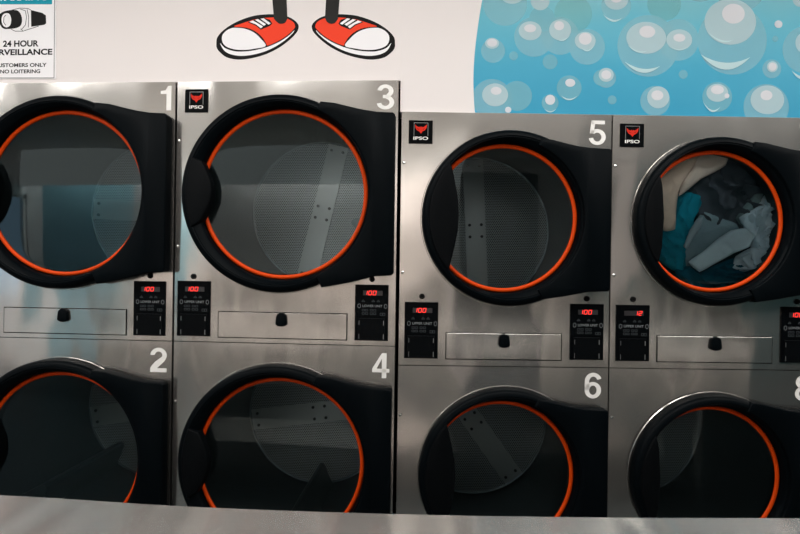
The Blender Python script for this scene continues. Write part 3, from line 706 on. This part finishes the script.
def cres(x, y, w, sag, th, tilt=0):
    lay[0] += 1; q = WR([(x, y)])[0]; s_ = .0038; up, lo = [], []
    for i in range(13):
        t = -1 + i / 6; e = 1 - t * t
        up.append((t * w, -sag * e + tilt * t)); lo.append((t * w, -(sag + th) * e + tilt * t))
    mb.flat(clipx([(q[0] - o0[0] + a * s_, q[1] - z_bot + b * s_) for a, b in up + lo[::-1][1:-1]]), -.0008 - lay[0] * .00003, 5)
for x, y, r in ((573, 14, 19), (664, 4, 17)): circ(x, y, r, 6)
for x, y, r in ((505, 4, 22), (534, 37, 20), (560, 36, 19), (587, 47, 18), (493, 51, 12), (492, 99, 20), (648, 46, 31), (678, 40, 21), (732, 40, 35), (771.6, 69, 9.5), (606, 78, 10), (655, 101, 15), (766, 107, 23), (806, 50, 24), (616, 6, 15), (740, -14, 26), (700, -20, 22)): circ(x, y, r, 1)
for x, y, r in ((542, 19, 13), (517, 96, 15), (550, 62, 7.5), (513.5, 56, 4.5), (683, 74.5, 4.5), (612, 100, 4.5), (775, 39, 3), (569, 88, 12.5), (717, 97, 15), (550, 103, 8.5), (601, 78, 8)): circ(x, y, r, 3)
for x, y, rx, rz in ((512, -5, 12, 9), (540, 1, 9.5, 9.5), (530, 31, 11.5, 9.5), (560, 30, 11, 10.5), (585, 41, 10.5, 9), (492, 43.5, 7, 5.5), (495, 95, 13, 11.5), (646, 38, 20, 16), (679, 40, 13, 10.5), (730, 22, 26, 23), (606, 75, 7.5, 7), (658, 97.5, 11.2, 11), (767, 100, 17, 14.5), (616, 0, 12, 10), (803, 43, 8, 10), (799, -1, 7, 8), (717, 93, 11, 9), (772, 67, 5.5, 5.5)): circ(x, y, rx, 2, rz)
for x, y, rx, rz in ((512, -6, 6, 5), (530, 28.5, 6, 4), (559, 26, 5, 4.5), (585, 39, 6.5, 6), (492, 43, 5, 4), (496, 91, 5.5, 4), (570, 83, 5, 4), (550, 100, 5, 5), (647, 32, 8, 6), (679, 38, 6, 4), (733, 14, 11.5, 10), (606, 75, 5, 4.5), (657, 95.5, 6, 5), (766, 95.5, 6, 5), (717, 90, 6.5, 4.5), (726.5, 96, 2.5, 2.5), (772, 67, 4, 4), (778, 24.5, 4, 3.8), (508, 110, 3.2, 3), (616, -2, 6, 5), (542, -3, 5, 4)): circ(x, y, rx, 4, rz)
for x, y, w, sg, th, ti in ((642, 64, 18, 5, 4, -2), (725, 56, 25, 7, 7, -1), (637, 48, 10, 3, 1.5, -3), (720, 36, 13, 4, 2, -4), (612, 16, 10, 4, 2, -2), (711, 104, 9, 6, 2, -3), (569, 96, 8, 3, 1.5, 0), (550, 109, 6, 2.5, 1.2, 0), (679, 47, 8, 2.5, 1.2, 0), (799, 74, 8, 2, 3, -3), (588, 46, 7, 4, 1.5, 2), (563, 37, 7, 3, 1.2, 2)): cres(x, y, w, sg, th, ti)
BM = mb.build('bubble_mural', ['mural', 'b_halo', 'b_body', 'b_rim', 'b_hi', 'b_cres', 'b_green'])
bpy.data.objects.remove(BR); BM.name = 'bubble_mural'
BM.matrix_world = FRR @ Matrix.Translation((o0[0], 0, z_bot)); tag(BM, 'blue wall mural of pale soap bubbles above dryers 5 and 7', 'mural')

# ------------------------------------------------------------------ folding table in the foreground
TT = .95; TR = empty('folding_table', (0, .55, 0)); tag(TR, 'long brushed steel folding table in front of the dryers', 'table')
far = [(-2.1, 1.07 - .55), (-1.3, 1.012 - .55), (-.70, .978 - .55), (-.355, .9425 - .55), (0, .925 - .55), (.334, .9235 - .55), (.67, .931 - .55), (1.3, .944 - .55), (2.1, .955 - .55)]
far = smooth_poly(far, 4, False)
near = [(2.1, -.37), (-2.1, -.37)]
mb = MB(); pts = far + near; n = len(pts)
ins = [(p[0] * .999, p[1] - .006 if i < len(far) else p[1] + .006) for i, p in enumerate(pts)]
vs = [(p[0], p[1], TT) for p in ins] + [(p[0], p[1], TT - .006) for p in pts] + [(p[0], p[1], TT - .04) for p in pts]
mb.add(vs, [tuple(range(n))[::-1]] + [(k * n + i, k * n + (i + 1) % n, (k + 1) * n + (i + 1) % n, (k + 1) * n + i) for k in (0, 1) for i in range(n)] + [tuple(range(2 * n, 3 * n))])
mb.build('table_top', 'steel_top', TR, 25)
for x in (-1.85, 1.85):
    for y in (-.28, .26):
        mb = MB(); mb.box(x - .02, x + .02, y - .02, y + .02, 0, TT - .04); mb.build('leg', 'steel_edge', TR)
mb = MB(); mb.box(-1.83, 1.83, -.30, .28, .22, .245); mb.build('shelf', 'steel_top', TR)

# ------------------------------------------------------------------ the rest of the room (seen only as reflections and as the source of light)
def slab(name, mat, *b):
    mb = MB(); mb.box(*b); return tag(mb.build(name, mat), kind='structure')
slab('floor', 'floor', -ROOM_X, ROOM_X, ROOM_BACK, 3.2, -.1, 0)
slab('ceiling', 'ceiling', -ROOM_X, ROOM_X, ROOM_BACK, 3.2, CEIL, CEIL + .1)
slab('wall_chase', 'dark', -ROOM_X, ROOM_X, 3.2, 3.3, 0, CEIL)
slab('wall_right', 'wall_dim', ROOM_X, ROOM_X + .1, ROOM_BACK, 3.2, 0, CEIL)
WY0, WY1, WZ0, WZ1 = -2.9, -1.3, .85, 2.3               # window in the left wall
mb = MB()
for b in ((ROOM_BACK, WY0, 0, CEIL), (WY1, 3.2, 0, CEIL), (WY0, WY1, 0, WZ0), (WY0, WY1, WZ1, CEIL)): mb.box(-ROOM_X - .1, -ROOM_X, b[0], b[1], b[2], b[3])
tag(mb.build('wall_left', 'wall'), kind='structure')
wf = MB()
for b in ((WY0, WY1, WZ0, WZ0 + .05), (WY0, WY1, WZ1 - .05, WZ1), (WY0, WY0 + .05, WZ0, WZ1), (WY1 - .05, WY1, WZ0, WZ1), ((WY0 + WY1) / 2 - .02, (WY0 + WY1) / 2 + .02, WZ0, WZ1)): wf.box(-ROOM_X - .09, -ROOM_X - .03, b[0], b[1], b[2], b[3])
tag(wf.build('window_1', 'white'), kind='structure')
mb = MB()
for x0, x1, z0 in ((-4.4, .8, 0), (.8, 1.95, 2.7), (1.95, 2.7, 0)): mb.box(x0, x1, ROOM_BACK - .1, ROOM_BACK, z0, CEIL)
tag(mb.build('wall_front', 'wall'), kind='structure')
slab('wall_front_blue', 'wall_blue', -ROOM_X, -4.4, ROOM_BACK - .1, ROOM_BACK, 0, CEIL)
slab('wall_front_teal', 'wall_teal', 2.7, ROOM_X, ROOM_BACK - .1, ROOM_BACK, 0, CEIL)
dr1 = slab('added_door', 'door_paint', .8, 1.95, ROOM_BACK - .09, ROOM_BACK - .04, 0, 2.7)  # unseen door, added for the dark band it mirrors in the steel
mb = MB(); mb.box(.88, .96, ROOM_BACK - .04, ROOM_BACK + .02, .95, 1.1); mb.build('door_handle', 'chrome', dr1)

def washer(x):
    r = empty('washing_machine', (x, ROOM_BACK + .42, 0), PI)
    tag(r, 'steel front-loading washing machine against the far wall', 'washing machine', 'washing machines along the far wall')
    mb = MB(); mb.box(-.36, .36, -.36, .38, 0, 1.12); mb.build('body', 'washer', r)
    mb = MB(); mb.lathe([(.25, -.36), (.25, -.40), (.21, -.42), (.18, -.40)], 0, .62, 40); d = mb.build('door', 'black', r, 40)
    mb = MB(); mb.lathe([(.18, -.40), (.14, -.43), (.0005, -.445)], 0, .62, 40); mb.build('door_glass', 'gloss_black', d, 60)
    mb = MB(); mb.box(-.32, .32, -.366, -.36, .96, 1.09); mb.build('control_panel', 'gloss_black', r)
for x in (-4.4, -3.65, -2.9, -2.15, -1.4, -.65, .1, 2.3, 3.1, 3.85): washer(x)

def ceiling_light(x, y, power):
    r = empty('ceiling_light', (x, y, CEIL)); tag(r, 'long white fluorescent ceiling light', 'ceiling light', 'fluorescent lights on the ceiling')
    mb = MB(); mb.box(-.62, .62, -.16, .16, -.05, 0); mb.build('housing', 'white', r)
    mb = MB(); mb.box(-.59, .59, -.13, .13, -.062, -.05); mb.build('diffuser', 'tube', r)
    ld = bpy.data.lights.new('tube_light', 'AREA'); ld.shape = 'RECTANGLE'; ld.size = 1.15; ld.size_y = .24; ld.energy = power; ld.color = (1, .985, .965)
    lo = bpy.data.objects.new('tube_light', ld); COL.objects.link(lo); lo.parent = r; lo.location = (0, 0, -.066)
M['tube'] = glow('light_diffuser', (1, .94, .87, 1), 2.2)
for x in (-4.0, -2.4, -.75, .9, 2.5, 4.1):
    for y, p in ((1.0, 12), (.55, 13)): ceiling_light(x, y, p)

# added, unseen strip lights and glowing valance brighten the far wall the steel mirrors
slab('added_valance', 'added_glow', -ROOM_X, .75, -2.78, -2.74, 2.42, CEIL)  # added board, glowing so its reflection blends with the wall below
for x in (-4.75, -2.3, -.46):
    r = empty('added_strip_light', (x, -2.98, CEIL)); tag(r, 'added strip light, out of view behind the added valance board over the washing machines', 'strip light', 'added strip lights behind the added valance')
    mb = MB(); mb.box(-.9, .9, -.06, .06, -.05, 0); mb.build('housing', 'white', r)
    ld = bpy.data.lights.new('added_strip_lamp', 'AREA'); ld.shape = 'RECTANGLE'; ld.size = 1.75; ld.size_y = .1; ld.energy = 48; ld.color = (1, .94, .88)
    lo = bpy.data.objects.new('added_strip_lamp', ld); COL.objects.link(lo); lo.parent = r; lo.location = (0, 0, -.054)

# daylight outside the window
w = bpy.data.worlds.new('sky'); scene.world = w; w.use_nodes = True
bg = w.node_tree.nodes['Background']; bg.inputs[0].default_value = (.55, .78, 1, 1); bg.inputs[1].default_value = 1.1

# ------------------------------------------------------------------ camera and render look
cam = bpy.data.cameras.new('camera'); co = bpy.data.objects.new('camera', cam); COL.objects.link(co)
cam.sensor_width = 36; cam.lens = 554 / 800 * 36; cam.clip_start = .02
co.matrix_world = Matrix.Translation((0, 0, CAMZ)) @ Matrix.Rotation(PI / 2, 4, 'X') @ Matrix.Rotation(.0142, 4, 'Z')
scene.camera = co
vs_ = scene.view_settings; vs_.view_transform = 'Standard'; vs_.look = 'None'; vs_.gamma = 1; vs_.use_curve_mapping = False; vs_.exposure = 0
cy = scene.cycles; cy.use_denoising = True; cy.max_bounces = 10; cy.transparent_max_bounces = 24; cy.glossy_bounces = 6; cy.diffuse_bounces = 5
cy.sample_clamp_indirect = 6; cy.caustics_reflective = True
